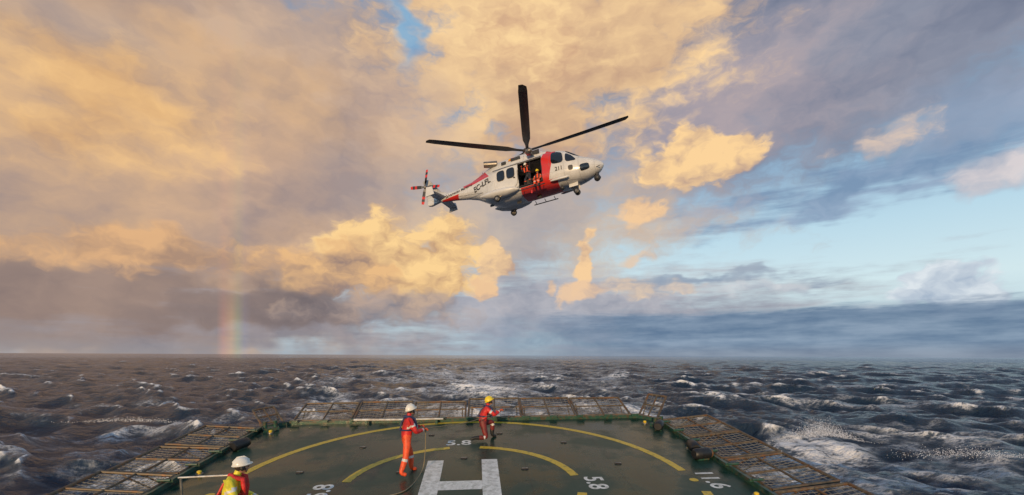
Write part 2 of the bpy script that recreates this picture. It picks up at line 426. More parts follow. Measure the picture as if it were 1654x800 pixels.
mb.obj('circle_markings',[M_yel],deck,smooth=False)
mb=MB()
def rect(x0,x1,y0,y1): mb.add([(x0,y0,.004),(x1,y0,.004),(x1,y1,.004),(x0,y1,.004)],[(0,1,2,3)],0)
rect(-1.0,-.56,-1.78,1.78); rect(.50,.94,-1.78,1.78); rect(-.558,.498,-.27,.27)
def decktext(body,x,y,rot,size=.66):
    vs,fs=text_mesh(body,size,.014)
    R=Matrix.Rotation(rad(rot),3,'Z')
    mb.add([R@v+Vector((x,y,.004)) for v in vs],fs,0)
decktext('5.8',-.20,3.34,0,.66); decktext('5.8',3.28,-.10,-90); decktext('5.8',-3.30,-.10,90)
decktext('11.6',6.24,-.12,-90)
mb.obj('letter_markings',[M_wht],deck,smooth=False)
mb=MB()
for rr_,cnt,ph in ((1.9,6,30),(4.4,12,15)):
    for i in range(cnt):
        a=rad(ph+360*i/cnt); x,y=rr_*math.cos(a),rr_*math.sin(a)
        mb.tube([(x,y,.0),(x,y,.012)],.10,0,14); mb.tube([(x-.08,y,.03),(x+.08,y,.03)],.014,1,6)
mb.obj('tie_down_points',[M_black,M_steel],deck)
mb=MB()
for sx in (-1,1):
    y=4.9
    while y>-9:
        mb.box((sx*7.16,y,.02),(.22,.22,.20),0); mb.box((sx*7.0,y,.15),(.1,.34,.07),0)
        mb.tube([(sx*7.0,y-.17,.17),(sx*7.3,y-.17,.17)],.035,0,8)
        y-=1.07
x=-6.2
while x<6.4:
    mb.box((x,6.05,.03),(.2,.24,.18),0); mb.box((x,5.86,.14),(.28,.09,.09),0)
    x+=1.05
mb.obj('net_hinges',[M_green],deck,smooth=False)
for (x,y) in ((6.75,-1.2),(6.78,2.2),(-6.78,1.2),(-6.6,4.9),(6.5,5.1)):
    mb=MB(); mb.tube([(0,0,0),(0,0,.04)],.09,0,14); mb.tube([(0,0,.04),(0,0,.08)],.05,1,12); mb.ell((0,0,.08),(.06,.06,.04),1,12,6)
    mb.obj('deck_light',[M_steel,M_yelp],None,S@Matrix.Translation((x,y,.002)))
def drum(x,y,rz):
    mb=MB(); mb.tube([(-.26,0,.17),(-.2,0,.17),(.2,0,.17),(.26,0,.17)],[.12,.16,.16,.12],0,14); mb.box((0,0,.05),(.34,.22,.08),1)
    mb.tube([(.24,0,.17),(.29,0,.17)],.13,2,12)
    mb.obj('deck_floodlight',[M_black,M_green,M_rust],None,S@Matrix.Translation((x,y,0))@Matrix.Rotation(rad(rz),4,'Z'))
drum(6.72,1.3,10); drum(6.8,1.95,80); drum(-6.75,3.2,70); drum(6.7,4.3,60)
def net(p0,p1,outd,width,rise,shear=0.):
    p0=Vector((*p0,.10)); p1=Vector((*p1,.10)); o=Vector((outd[0],outd[1],0)).normalized()*width+Vector((0,0,rise))
    d=(p1-p0).normalized(); L=(p1-p0).length
    o=o+d*shear
    mb=MB(); r_=.042
    sag=lambda u,v: Vector((0,0,-.07*math.sin(math.pi*u)*math.sin(math.pi*v)))
    def Q(u,v): return p0+(p1-p0)*u+o*v
    for a,b in (((0,0),(1,0)),((1,0),(1,1)),((1,1),(0,1)),((0,1),(0,0))): mb.tube([Q(*a),Q(*b)],r_,0,8)
    mb.tube([Q(.5,0),Q(.5,1)],r_*.8,0,8)
    mb.tube([Q(0,.52),Q(1,.52)],r_*.7,0,8)
    for u in (.06,.94): mb.tube([Q(u,.65)+Vector((0,0,-.02)),Q(u,0)+Vector((0,0,-.55))],.022,0,6)
    nu=max(3,int(L/.15)); nv=max(3,int(width/.15))
    for i in range(1,nu):
        u=i/nu; mb.tube([Q(u,v/4)+sag((u*2)%1,v/4) for v in range(5)],.0075,1,4,False)
    for j in range(1,nv):
        v=j/nv; mb.tube([Q(u/8,v)+sag((u/4)%1,v) for u in range(9)],.0075,1,4,False)
    mb.obj('safety_net',[M_rust,M_wire],None,S)
xs=[-6.35,-4.2,-2.1,0.0,2.1,4.2,6.35]
for i in range(6):
    net((xs[i]+.05,6.08),(xs[i+1]-.05,6.08),(0,1),1.5,.34+random.uniform(-.06,.06),random.uniform(-.06,.06))
for sx in (-1,1):
    y=5.2
    for k in range(7):
        net((sx*7.2,y),(sx*7.2,y-2.0),(sx,0),1.7,.14+random.uniform(-.05,.05),random.uniform(-.08,.08))
        y-=2.14
net((-7.1,5.45),(-6.6,5.98),(-.8,.9),.95,.42); net((7.1,5.45),(6.6,5.98),(.8,.9),.95,.66)
mb=MB(); mb.tube([(-4.05,5.70,.20),(-2.6,5.69,.185),(-.85,5.70,.18)],[.042,.038,.030],0,12); mb.tube([(-4.12,5.70,.20),(-4.05,5.70,.20)],.06,1,12)
for x in (-3.6,-2.4,-1.1): mb.box((x,5.70,.085),(.08,.08,.16),1)
mb.obj('boat_hook_pole',[M_whitepipe,M_green],None,S)
for (x,y) in ((-6.75,5.25),(6.85,4.75)):
    mb=MB(); mb.box((0,0,.06),(.5,.3,.12),0); mb.tube([(-.16,0,.12),(-.16,0,.34)],.07,0,10); mb.tube([(.16,0,.12),(.16,0,.34)],.07,0,10); mb.tube([(-.2,0,.30),(.2,0,.30)],.03,1,8)
    mb.obj('mooring_bitt',[M_green,M_rust],None,S@Matrix.Translation((x,y,0))@Matrix.Rotation(rad(30),4,'Z'))

# ------------------------------------------------------------------ people
M_red=mat('red_waterproof_jacket',(.55,.022,.018),.5,var=.3,ns=9,bump=.8,bscale=14)
M_org=mat('orange_waterproof_trousers',(.75,.085,.02),.5,var=.25,ns=9,bump=.8,bscale=12)
M_dark=mat('dark_cloth',(.02,.022,.035),.7,bump=.5,bscale=14)
M_refl=mat('reflective_band',(.6,.6,.58),.35)
M_bootb=mat('black_boots',(.015,.015,.015),.5)
M_skin=mat('skin',(.45,.24,.16),.5)
M_glove=mat('glove',(.5,.09,.03),.6)
M_hw=mat('white_helmet_shell',(.75,.73,.66),.25,var=.05)
M_hy=mat('yellow_helmet_shell',(.8,.6,.03),.25,var=.05)
M_ysuit=mat('yellow_waterproof_jacket',(.72,.62,.03),.45,var=.2,bump=.8,bscale=13)
M_navy=mat('lifejacket_cover',(.03,.035,.09),.5)
M_hair=mat('dark_hair',(.03,.02,.015),.8)
M_lips=mat('lips',(.4,.12,.1),.5)
def skin_body(joints,edges,root):
    idx={k:i for i,k in enumerate(joints)}
    me=bpy.data.meshes.new('b'); me.from_pydata([joints[k][0] for k in joints],[(idx[a],idx[b]) for a,b in edges],[])
    o=bpy.data.objects.new('b',me); scene.collection.objects.link(o)
    sk=o.modifiers.new('s','SKIN'); sk.use_smooth_shade=True
    for k in joints:
        rr=joints[k][1]; d=me.skin_vertices[0].data[idx[k]]
        d.radius=(rr,rr) if not hasattr(rr,'__len__') else rr
        d.use_root=(k==root)
    sub=o.modifiers.new('u','SUBSURF'); sub.levels=2; sub.render_levels=2
    bpy.context.view_layer.update()
    dg=bpy.context.evaluated_depsgraph_get(); m2=bpy.data.meshes.new_from_object(o.evaluated_get(dg))
    bpy.data.objects.remove(o); return m2
def hand(mb,wrist,dirv,nrm,side,mi,curl=1.0):
    d=Vector(dirv).normalized(); nn=Vector(nrm); nn=(nn-d*nn.dot(d)).normalized(); lat=d.cross(nn)*side
    w=Vector(wrist)
    R=Matrix((d,lat,nn)).transposed()
    mb.ell(w+d*.045,(.058,.044,.02),mi,12,8,R)
    for k,(off,L) in enumerate(((.030,.072),(.010,.082),(-.010,.077),(-.030,.060))):
        p0=w+d*.07+lat*off; a=0; pts=[p0]; seg=L/3
        for j in range(3):
            a+=.75*curl; pts.append(pts[-1]+(d*math.cos(a)-nn*math.sin(a))*seg)
        mb.tube([w+d*.045+lat*off]+pts,[.0095,.0105,.010,.009,.007],mi,7)
    pts=[w+d*.02+lat*.03,w+d*.045+lat*.058-nn*.012,w+d*.068+lat*.060-nn*.035,w+d*.085+lat*.045-nn*.05]
    mb.tube(pts,[.013,.013,.011,.008],mi,7)
def person(name,loc,yaw,J,mats,matfn,helmet,glove=True,headyaw=0,headpitch=0,collar=None):
    root=empty(name,Matrix.Translation(loc)@Matrix.Rotation(rad(yaw),4,'Z'))
    R={'pelvis':.165,'waist':.15,'chest':(.175,.15),'neck':.07,'head':.06,'sh':.088,'el':.062,'wr':.042,'hip':.108,'kn':.082,'an':.062,'to':.05}
    joints={}
    def P(k): return Vector(J[k])
    for k in ['pelvis','waist','chest','neck','head']: joints[k]=(P(k),R[k])
    for s_ in ('L','R'):
        for k in ('sh','el','wr','hip','kn','an','to'): joints[k+s_]=(P(k+s_),R[k])
        joints['ua'+s_]=((P('sh'+s_)+P('el'+s_))/2,.078); joints['fa'+s_]=(P('el'+s_)*.6+P('wr'+s_)*.4,.06)
        joints['th'+s_]=((P('hip'+s_)+P('kn'+s_))/2,.10); joints['ca'+s_]=(P('kn'+s_)*.65+P('an'+s_)*.35,.085)
    edges=[('pelvis','waist'),('waist','chest'),('chest','neck'),('neck','head')]
    for s_ in ('L','R'):
        edges+=[('chest','sh'+s_),('sh'+s_,'ua'+s_),('ua'+s_,'el'+s_),('el'+s_,'fa'+s_),('fa'+s_,'wr'+s_),('pelvis','hip'+s_),('hip'+s_,'th'+s_),('th'+s_,'kn'+s_),('kn'+s_,'ca'+s_),('ca'+s_,'an'+s_),('an'+s_,'to'+s_)]
    me=skin_body(joints,edges,'pelvis')
    for m in mats: me.materials.append(m)
    segs=[(a,b,joints[a][0],joints[b][0]) for a,b in edges]
    for p in me.polygons:
        c=p.center; best=(9,None,0)
        for a,b,pa_,pb in segs:
            ab=pb-pa_; t=max(0,min(1,(c-pa_).dot(ab)/ab.length_squared)); d=(c-(pa_+ab*t)).length
            if d<best[0]: best=(d,(a,b),t)
        p.material_index=matfn(best[1][0],best[1][1],best[2],c); p.use_smooth=True
    o=bpy.data.objects.new('body',me); scene.collection.objects.link(o); o.parent=root
    mb=MB()
    for s_,sg in (('L',1),('R',-1)):
        d=(P('wr'+s_)-P('el'+s_)).normalized()
        hand(mb,P('wr'+s_),d,Vector((0,0,1)),-sg,0)
    mb.obj('hands',[M_glove if glove else M_skin],root)
    hc=P('head')+Vector((.02,0,.02))
    HR=(Matrix.Rotation(rad(headyaw),3,'Z')@Matrix.Rotation(rad(-headpitch),3,'Y'))
    mb=MB()
    def T(v): return hc+HR@Vector(v)
    mb.ell(hc,(.098,.076,.12),0,18,14,HR)
    mb.ell(T((.03,0,-.06)),(.065,.056,.06),0,14,8,HR)
    mb.tube([T((.088,0,.02)),T((.112,0,-.018)),T((.095,0,-.03))],[.008,.016,.010],0,8)
    for s_ in(1,-1):
        mb.ell(T((.0,s_*.078,-.005)),(.018,.010,.03),0,10,6,HR)
        mb.ell(T((.086,s_*.03,.012)),(.010,.013,.009),1,8,6,HR); mb.ell(T((.094,s_*.03,.012)),(.004,.006,.006),2,8,6,HR)
        mb.tube([T((.09,s_*.016,.034)),T((.088,s_*.045,.034))],.005,2,6)
    mb.tube([T((.088,.024,-.062)),T((.096,0,-.06)),T((.088,-.024,-.062))],.006,3,6)
    mb.ell(T((-.03,0,.01)),(.080,.080,.105),2,16,10,HR)
    mb.obj('head',[M_skin,M_hw,M_hair,M_lips],root)
    mb=MB()
    mb.ell(T((0,0,.035)),(.140,.118,.128),0,22,9,HR,0,.52)
    mb.tube([T((.145*math.cos(a),.122*math.sin(a),.03)) for a in np.linspace(0,2*math.pi,25)],.010,0,6,False)
    mb.tube([T((.165*math.cos(a),.11*math.sin(a),.032)) for a in np.linspace(-1.1,1.1,9)],.014,0,6)
    mb.tube([T((.13,0,.09)),T((.05,0,.165)),T((-.05,0,.165)),T((-.13,0,.09))],.012,0,6)
    for s_ in(1,-1):
        mb.ell(T((0,s_*.10,-.02)),(.035,.022,.045),1,12,8,HR)
        mb.tube([T((.03,s_*.09,.03)),T((.06,s_*.06,-.10)),T((.06,0,-.12))],.006,1,5)
    mb.obj('helmet',[helmet,M_bootb],root)
    if collar:
        mb=MB(); n_=P('neck'); c_=P('chest')
        pts=[c_+Vector((.16,.10,-.22)),c_+Vector((.17,.11,-.05)),n_+Vector((.11,.11,-.05)),n_+Vector((-.02,.12,-.01)),n_+Vector((-.10,0,.0)),n_+Vector((-.02,-.12,-.01)),n_+Vector((.11,-.11,-.05)),c_+Vector((.17,-.11,-.05)),c_+Vector((.16,-.10,-.22))]
        mb.tube(pts,[.035,.045,.045,.045,.045,.045,.045,.045,.035],0,10)
        wpt=P('waist')
        mb.tube([wpt+Vector((.185*math.cos(a),.175*math.sin(a),.05)) for a in np.linspace(0,2*math.pi,17)],.022,0,6,False)
        mb.tube([wpt+Vector((-.18,.0,.05)),c_+Vector((-.165,.0,0.02)),n_+Vector((-.09,0,0))],.02,0,6)
        mb.obj('lifejacket',[collar],root)
    return root
def on_deck(s_,t_,z=0): return S@Vector((s_,t_,z))
def base_fn(jk,tr,boot,band,glv):
    def f(a,b,t,c):
        if b[:2]=='to': return boot
        if b[:2]=='an': return boot if t>.45 else tr
        if b[:2]=='ca': return band if .35<t<.75 else tr
        if b[:2] in('kn','th') or b[:3]=='hip': return tr
        if a=='pelvis' and b=='waist': return jk if t>.05 else tr
        if b[:2]=='wr': return band if .35<t<.62 else jk
        if b[:2]=='ua': return band if .72<t else jk
        return jk
    return f
def standing():
    J={'pelvis':(0,0,.95),'waist':(.01,0,1.12),'chest':(.04,0,1.34),'neck':(.06,0,1.50),'head':(.10,0,1.64)}
    for s_,g_ in (('L',1),('R',-1)):
        J.update({'sh'+s_:(.04,g_*.185,1.41),'el'+s_:(.15,g_*.27,1.15),'wr'+s_:(.38,g_*.12,1.17),'hip'+s_:(0,g_*.10,.90),'kn'+s_:(.05,g_*.15,.49),'an'+s_:(0,g_*.19,.10),'to'+s_:(.16,g_*.22,.055)})
    return J
J=standing()
J['anL']=(.20,.20,.10);J['toL']=(.36,.24,.055);J['knL']=(.17,.17,.50)
J['anR']=(-.20,-.20,.10);J['toR']=(-.05,-.25,.055);J['knR']=(-.06,-.16,.48)
J['wrL']=(.42,.10,1.22);J['wrR']=(.46,-.10,1.16);J['elR']=(.17,-.27,1.12)
P1=on_deck(-1.46,.80)
person('deck_crewman',P1,30,J,[M_red,M_org,M_org,M_refl,M_glove],base_fn(0,1,2,3,4),M_hw,True,10,18,M_navy)
K={'pelvis':(0,0,.56),'waist':(.04,0,.73),'chest':(.12,0,.94),'neck':(.17,0,1.09),'head':(.22,0,1.22),
 'shL':(.13,.185,1.0),'shR':(.13,-.185,1.0),'elL':(.33,.25,.80),'elR':(.35,-.24,.82),'wrL':(.55,.10,.90),'wrR':(.58,-.10,.95),
 'hipL':(0,.10,.53),'hipR':(0,-.10,.53),'knL':(.40,.17,.55),'anL':(.38,.18,.11),'toL':(.54,.2,.055),
 'knR':(.10,-.17,.10),'anR':(-.30,-.17,.11),'toR':(-.42,-.17,.06)}
P2=on_deck(.54,3.62)
M_dred=mat('dark_red_trousers',(.16,.016,.014),.55,var=.4,ns=7,bump=.8,bscale=13)
person('kneeling_crewman',P2,18,K,[M_red,M_dred,M_bootb,M_refl,M_glove],base_fn(0,1,2,3,4),M_hy,True,0,25,M_navy)
J=standing()
J['chest']=(.08,0,1.33);J['neck']=(.12,0,1.49);J['head']=(.17,0,1.62)
J['wrL']=(.45,.12,1.02);J['wrR']=(.42,-.14,1.0);J['elL']=(.16,.28,1.12);J['elR']=(.15,-.28,1.12)
P3=on_deck(-3.90,-3.00)
person('firefighter',P3,20,J,[M_ysuit,M_ysuit,M_bootb,M_refl,M_glove],base_fn(0,0,2,3,4),M_hw,True,15,5,M_red)
def rope(name,pts,r_,m,mtx=None,n=6):
    pts=[Vector(p) for p in pts]; o=[]
    for i in range(len(pts)-1):
        p0=pts[max(i-1,0)];p1=pts[i];p2=pts[i+1];p3=pts[min(i+2,len(pts)-1)]
        for k in range(8):
            t=k/8; o.append(.5*((2*p1)+(p2-p0)*t+(2*p0-5*p1+4*p2-p3)*t*t+(3*p1-p0-3*p2+p3)*t**3))
    o.append(pts[-1])
    mb=MB(); mb.tube(o,r_,0,n); return mb.obj(name,[m],None,mtx)
M_rope=mat('rope',(.20,.17,.11),.8)
Si=S.inverted()
def wl(P_,yaw,v): return P_+Matrix.Rotation(rad(yaw),3,'Z')@Vector(v)
h1=Si@wl(P1,30,(.52,0,1.17)); h2=Si@wl(P2,18,(.64,0,.92))
rope('tag_line',[h1,(h1+h2)/2+Vector((0,0,-.12)),h2],.011,M_rope,S)
rope('deck_rope',[h1,h1+Vector((-.02,-.05,-.6)),(h1.x-.1,h1.y-.2,.03),(-1.3,-.2,.02),(-1.9,-.7,.02),(-2.4,-1.5,.02),(-3.2,-2.4,.02)],.014,M_rope,S)
rope('fire_hose',[(-3.64,-2.62,.95),(-4.2,-2.6,.7),(-4.9,-2.4,.45),(-5.5,-2.2,.25),(-6.2,-2.6,.06),(-6.4,-4.5,.05)],.035,M_redh,S,10)
mb=MB(); mb.tube([(-5.95,-.9,.74),(-4.95,-.95,.78)],.018,0,8); mb.tube([(-5.0,-.95,.775),(-4.88,-.95,.78)],.03,1,8); mb.tube([(-5.9,-.9,.74),(-5.92,-.9,0)],.025,1,8)
mb.obj('foam_monitor_lance',[M_whitepipe,M_steel],None,S)

# ------------------------------------------------------------------ helicopter
ST=[(5.12,.80,.90,.05,2.0),(5.02,.62,1.06,.24,2.0),(4.8,.45,1.22,.42,2.1),(4.4,.28,1.42,.62,2.2),(4.0,.16,1.58,.78,2.3),(3.7,.10,1.70,.88,2.4),
(3.3,.05,2.00,.98,2.5),(2.9,.02,2.25,1.05,2.7),(2.4,0,2.42,1.10,2.9),(1.6,0,2.50,1.13,3.1),(0,0,2.52,1.14,3.2),(-1.6,0,2.50,1.14,3.2),
(-2.3,.03,2.48,1.10,3.0),(-2.9,.25,2.46,.98,2.7),(-3.5,.62,2.42,.78,2.5),(-4.1,.98,2.36,.58,2.3),(-4.9,1.24,2.27,.44,2.2),(-6.0,1.46,2.19,.34,2.1),(-7.0,1.60,2.16,.26,2.1),(-7.9,1.72,2.20,.16,2.0),(-8.2,1.80,2.15,.08,2.0)]
ST=np.array(ST)[::-1]
gx=np.linspace(ST[0,0],ST[-1,0],900)
def smooth(col):
    y=np.interp(gx,ST[:,0],ST[:,col]); kk=15
    yp=np.pad(y,kk,mode='reflect',reflect_type='odd'); ker=np.hanning(2*kk+1); ker/=ker.sum()
    return np.convolve(yp,ker,'valid')
SZB,SZT,SHW,SNN=[smooth(i) for i in (1,2,3,4)]
def sec(x): return (np.interp(x,gx,SZB),np.interp(x,gx,SZT),max(.02,np.interp(x,gx,SHW)),np.interp(x,gx,SNN))
def sideY(x,z):
    zb,zt,hw_,n_=sec(x); zc=(zb+zt)/2; hz=(zt-zb)/2; q=min(.999,abs((z-zc)/hz)); return hw_*(1-q**n_)**(1/n_)
def topZ(x,y):
    zb,zt,hw_,n_=sec(x); zc=(zb+zt)/2; hz=(zt-zb)/2; q=min(.999,abs(y/hw_)); return zc+hz*(1-q**n_)**(1/n_)
def heli_paint():
    m=bpy.data.materials.new('white_red_livery'); m.use_nodes=True; nt=m.node_tree; g=G(nt); p=nt.nodes['Principled BSDF']
    tc=g.n('ShaderNodeTexCoord').outputs['Object']; x,y,z=g.sep(tc)
    def rng(v,a,b): return g.m('MULTIPLY',g.m('GREATER_THAN',v,a),g.m('LESS_THAN',v,b))
    xs_=g.m('SUBTRACT',x,g.m('MULTIPLY',z,.28))
    b1=rng(xs_,.78,1.62)
    b2=g.m('MULTIPLY',rng(xs_,-.4,2.2),g.m('LESS_THAN',z,.36))
    b3=g.m('MULTIPLY',rng(g.m('ADD',x,g.m('MULTIPLY',z,.8)),-3.4,-1.1),g.m('MULTIPLY',g.m('GREATER_THAN',z,1.90),g.m('LESS_THAN',x,-2.2)))
    b4=g.m('MULTIPLY',rng(g.m('SUBTRACT',x,g.m('MULTIPLY',z,.5)),-7.9,-6.3),g.m('LESS_THAN',z,1.66))
    mk=g.m('MAXIMUM',g.m('MAXIMUM',b1,b2),g.m('MAXIMUM',b3,b4))
    n_,_=g.noise(tc,2.,6,.6); d_,_=g.noise(g.vmath('MULTIPLY',tc,(1,1,.4)),7.,6,.7)
    wcol=g.mix(g.sm(n_,.3,.7),(.54,.54,.54,1),(.64,.64,.64,1))
    col=g.mix(mk,wcol,(.58,.028,.020,1))
    def seam(v,per,wd): 
        fr=g.m('FRACT',g.m('DIVIDE',g.m('ADD',v,100.),per)); return g.m('LESS_THAN',g.m('ABSOLUTE',g.m('SUBTRACT',fr,.5)),wd/per)
    sm_=g.m('MAXIMUM',seam(x,.93,.008),seam(z,.62,.007))
    col=g.mix(g.m('MULTIPLY',sm_,.55),col,(.1,.1,.1,1))
    soot=g.m('MULTIPLY',g.m('MULTIPLY',g.sm(x,-1.6,-3.5),g.sm(z,1.9,2.5)),g.sm(n_,.3,.6))
    col=g.mix(g.m('MULTIPLY',soot,.5),col,(.08,.07,.06,1))
    col=g.mix(g.m('MULTIPLY',g.sm(d_,.55,.75),.35),col,(.3,.27,.24,1))
    g.put(p.inputs['Base Color'],col); p.inputs['Roughness'].default_value=.3
    p.inputs['Coat Weight'].default_value=.3; p.inputs['Coat Roughness'].default_value=.15
    h,_=g.noise(tc,1.6,2,.5); bn=g.n('ShaderNodeBump'); bn.inputs['Strength'].default_value=.3; bn.inputs['Distance'].default_value=.05
    g.put(bn.inputs['Height'],g.m('SUBTRACT',h,g.m('MULTIPLY',sm_,.15))); g.put(p.inputs['Normal'],bn.outputs[0])
    return m
H_paint=heli_paint()
H_glass=mat('tinted_glass',(.012,.014,.018),.06,var=.1,spec=.8)
H_dark=mat('dark_grey_parts',(.03,.03,.032),.5)
H_int=mat('cabin_interior',(.05,.05,.052),.8)
H_blade=mat('rotor_blade_grey',(.035,.033,.034),.45)
H_metal=mat('hub_metal',(.22,.20,.18),.4,.6)
H_red=mat('red_paint',(.60,.03,.022),.35)
H_white=mat('white_paint',(.60,.60,.60),.35,var=.05,ns=2)
H_letter=mat('black_lettering',(.015,.015,.02),.5)
H_fyel=mat('flag_yellow',(.75,.5,.02),.4)
H_tip=mat('blade_tip',(.12,.09,.06),.5)
YAW=-25; PITCH=7; HR_=-4; HUBZ=3.45
HubW=Vector((.99,31.5,CAMZ+14.18))
Rm=Matrix.Rotation(rad(YAW),4,'Z')@Matrix.Rotation(rad(-PITCH),4,'Y')@Matrix.Rotation(rad(HR_),4,'X')
HM=Matrix.Translation(HubW-(Rm@Vector((0,0,HUBZ))))@Rm
heli=empty('rescue_helicopter',HM)
DX0,DX1,DZ0,DZ1=-.38,1.30,.42,2.02
mb=MB(); NA=64
xsamp=sorted(set([round(v,3) for v in np.concatenate([np.linspace(-8.2,4.6,120),np.linspace(4.6,5.12,16),[DX0,DX1]])]))
rings=[]
for x in xsamp:
    zb,zt,hw_,n_=sec(x); zc=(zb+zt)/2; hz=(zt-zb)/2; rg=[]
    for k in range(NA):
        a=2*math.pi*k/NA; c_,s_=math.cos(a),math.sin(a)
        rg.append((x,hw_*math.copysign(abs(c_)**(2/n_),c_),zc+hz*math.copysign(abs(s_)**(2/n_),s_)))
    rings.append(rg)
vs=[p for r_ in rings for p in r_]; fs=[]
for i in range(len(rings)-1):
    for k in range(NA):
        q=(i*NA+k,i*NA+(k+1)%NA,(i+1)*NA+(k+1)%NA,(i+1)*NA+k)
        cx=sum(vs[j][0] for j in q)/4; cy=sum(vs[j][1] for j in q)/4; cz=sum(vs[j][2] for j in q)/4
        if cy<-.5 and DX0<cx<DX1 and DZ0<cz<DZ1: continue
        fs.append(q)
fs.append(tuple(range(NA))); fs.append(tuple((len(rings)-1)*NA+k for k in range(NA)))
mb.add(vs,fs,0); mb.obj('fuselage',[H_paint],heli,angle=50)
mb=MB()
x0,x1,y0,y1,z0,z1=-.9,1.7,-.98,.95,.36,2.14
vv=[(x0,y0,z0),(x1,y0,z0),(x1,y1,z0),(x0,y1,z0),(x0,y0,z1),(x1,y0,z1),(x1,y1,z1),(x0,y1,z1)]
mb.add(vv,[(0,1,2,3),(4,5,6,7),(1,2,6,5),(2,3,7,6),(3,0,4,7)],0)
mb.box((1.2,.3,.75),(.5,.9,.1),1); mb.box((1.42,.3,1.15),(.1,.9,.8),1)
mb.obj('cabin_interior',[H_int,H_red],heli,smooth=False)
mb=MB()
pts=[(x,-sideY(x,z)-.004,z) for (x,z) in ((DX0,DZ0),(DX0,1.2),(DX0,DZ1),(.4,DZ1),(DX1,DZ1),(DX1,1.2),(DX1,DZ0),(.4,DZ0),(DX0,DZ0))]
mb.tube(pts,.035,0,6,False)
mb.tube([(DX0-1.9,-sideY(-1.5,2.1)-.05,2.1),(DX1,-sideY(1,2.1)-.03,2.1)],.022,0,6)
mb.tube([(DX0-1.9,-1.2,.40),(DX1,-1.16,.40)],.022,0,6)
mb.obj('door_frame',[H_dark],heli)
def chaikin(p,it=3):
    p=[np.array(q,float) for q in p]
    for _ in range(it):
        o=[]
        for i in range(len(p)):
            a=p[i];b=p[(i+1)%len(p)]; o+= [a*.82+b*.18,a*.18+b*.82]
        p=o
    return p
def patch(mb,poly,fn,mi,K=5,it=3):
    o=chaikin(poly,it); c=sum(o)/len(o); n_=len(o); vs=[fn(*c)]; fs=[]
    for k in range(1,K+1):
        for q in o: p=c+(q-c)*k/K; vs.append(fn(*p))
    for i in range(n_): fs.append((0,1+i,1+(i+1)%n_))
    for k in range(K-1):
        for i in range(n_): fs.append((1+k*n_+i,1+k*n_+(i+1)%n_,1+(k+1)*n_+(i+1)%n_,1+(k+1)*n_+i))
    mb.add(vs,fs,mi)
def sidefn(side,off): return lambda x,z:(x,side*(sideY(x,z)+off),z)
def topfn(off): return lambda x,y:(x+off*.8,y,topZ(x,y)+off)
mb=MB()
for sd_ in(-1,1):
    patch(mb,[(1.95,1.28),(2.78,1.22),(2.72,1.95),(2.30,2.14),(1.98,2.14)],sidefn(sd_,.012),0)
    patch(mb,[(2.90,1.20),(3.62,1.20),(3.30,1.62),(2.90,1.90)],sidefn(sd_,.012),0)
    patch(mb,[(3.75,.42),(4.35,.55),(4.30,.92),(3.75,.86)],sidefn(sd_,.012),0)
    patch(mb,[(2.72,sd_*.05),(3.66,sd_*.05),(3.72,sd_*.62),(3.35,sd_*.82),(2.85,sd_*.82)],topfn(.014),0,6,2)
for xa in (-1.7,-.9,.0,.8):
    patch(mb,[(xa,1.2),(xa+.62,1.2),(xa+.62,1.92),(xa,1.92)],sidefn(1,.012),0)
mb.obj('windows',[H_glass],heli)
mb=MB(); patch(mb,[(-2.1,.46),(-.42,.46),(-.42,2.03),(-2.1,2.03)],sidefn(-1,.075),0,8,2)
for xa in (-1.92,-1.18):
    patch(mb,[(xa,1.15),(xa+.60,1.15),(xa+.60,1.88),(xa,1.88)],sidefn(-1,.12),2,4)
    patch(mb,[(xa+.04,1.19),(xa+.56,1.19),(xa+.56,1.84),(xa+.04,1.84)],sidefn(-1,.134),1,4)
mb.box((-.62,-1.26,1.1),(.12,.05,.06),2)
mb.obj('cabin_door',[H_white,H_glass,H_dark],heli)
mb=MB()
for sd_ in(-1,1):
    sec_=[(-.4,.30,.06,.05),(-.7,.34,.26,.18),(-1.3,.34,.40,.27),(-2.2,.36,.42,.28),(-2.8,.42,.30,.2),(-3.3,.5,.06,.05)]
    vs=[];N_=20
    for (x,zc,ry,rz) in sec_:
        for k in range(N_):
            a=2*math.pi*k/N_; vs.append((x,sd_*(1.12)+ry*math.cos(a),zc+rz*math.sin(a)))
    fs=[(i*N_+k,i*N_+(k+1)%N_,(i+1)*N_+(k+1)%N_,(i+1)*N_+k) for i in range(len(sec_)-1) for k in range(N_)]
    fs+= [tuple(range(N_)),tuple((len(sec_)-1)*N_+k for k in range(N_))]
    mb.add(vs,fs,0)
mb.obj('sponsons',[H_white],heli)
CS=[(2.15,2.28,2.42,.28),(1.75,2.25,2.68,.52),(1.2,2.2,2.90,.70),(.5,2.2,3.02,.80),(-.4,2.2,3.08,.84),(-1.6,2.2,3.06,.84),(-2.4,2.2,2.98,.78),(-3.1,2.15,2.80,.60),(-3.8,2.1,2.56,.40),(-4.6,2.1,2.32,.22)]
mb=MB(); N_=28; vs=[]
for (x,zb,zt,hw_) in CS:
    for k in range(N_):
        a=2*math.pi*k/N_; c_,s_=math.cos(a),math.sin(a)
        vs.append((x,hw_*math.copysign(abs(c_)**.75,c_),zb+(zt-zb)*abs(s_)**.75 if s_>0 else zb+.1*s_))
fs=[(i*N_+k,i*N_+(k+1)%N_,(i+1)*N_+(k+1)%N_,(i+1)*N_+k) for i in range(len(CS)-1) for k in range(N_)]
fs+=[tuple(range(N_)),tuple((len(CS)-1)*N_+k for k in range(N_))]
mb.add(vs,fs,0)
mb.tube([(0,0,3.0),(0,0,3.14),(0,0,3.2)],[.45,.32,.22],0,18)
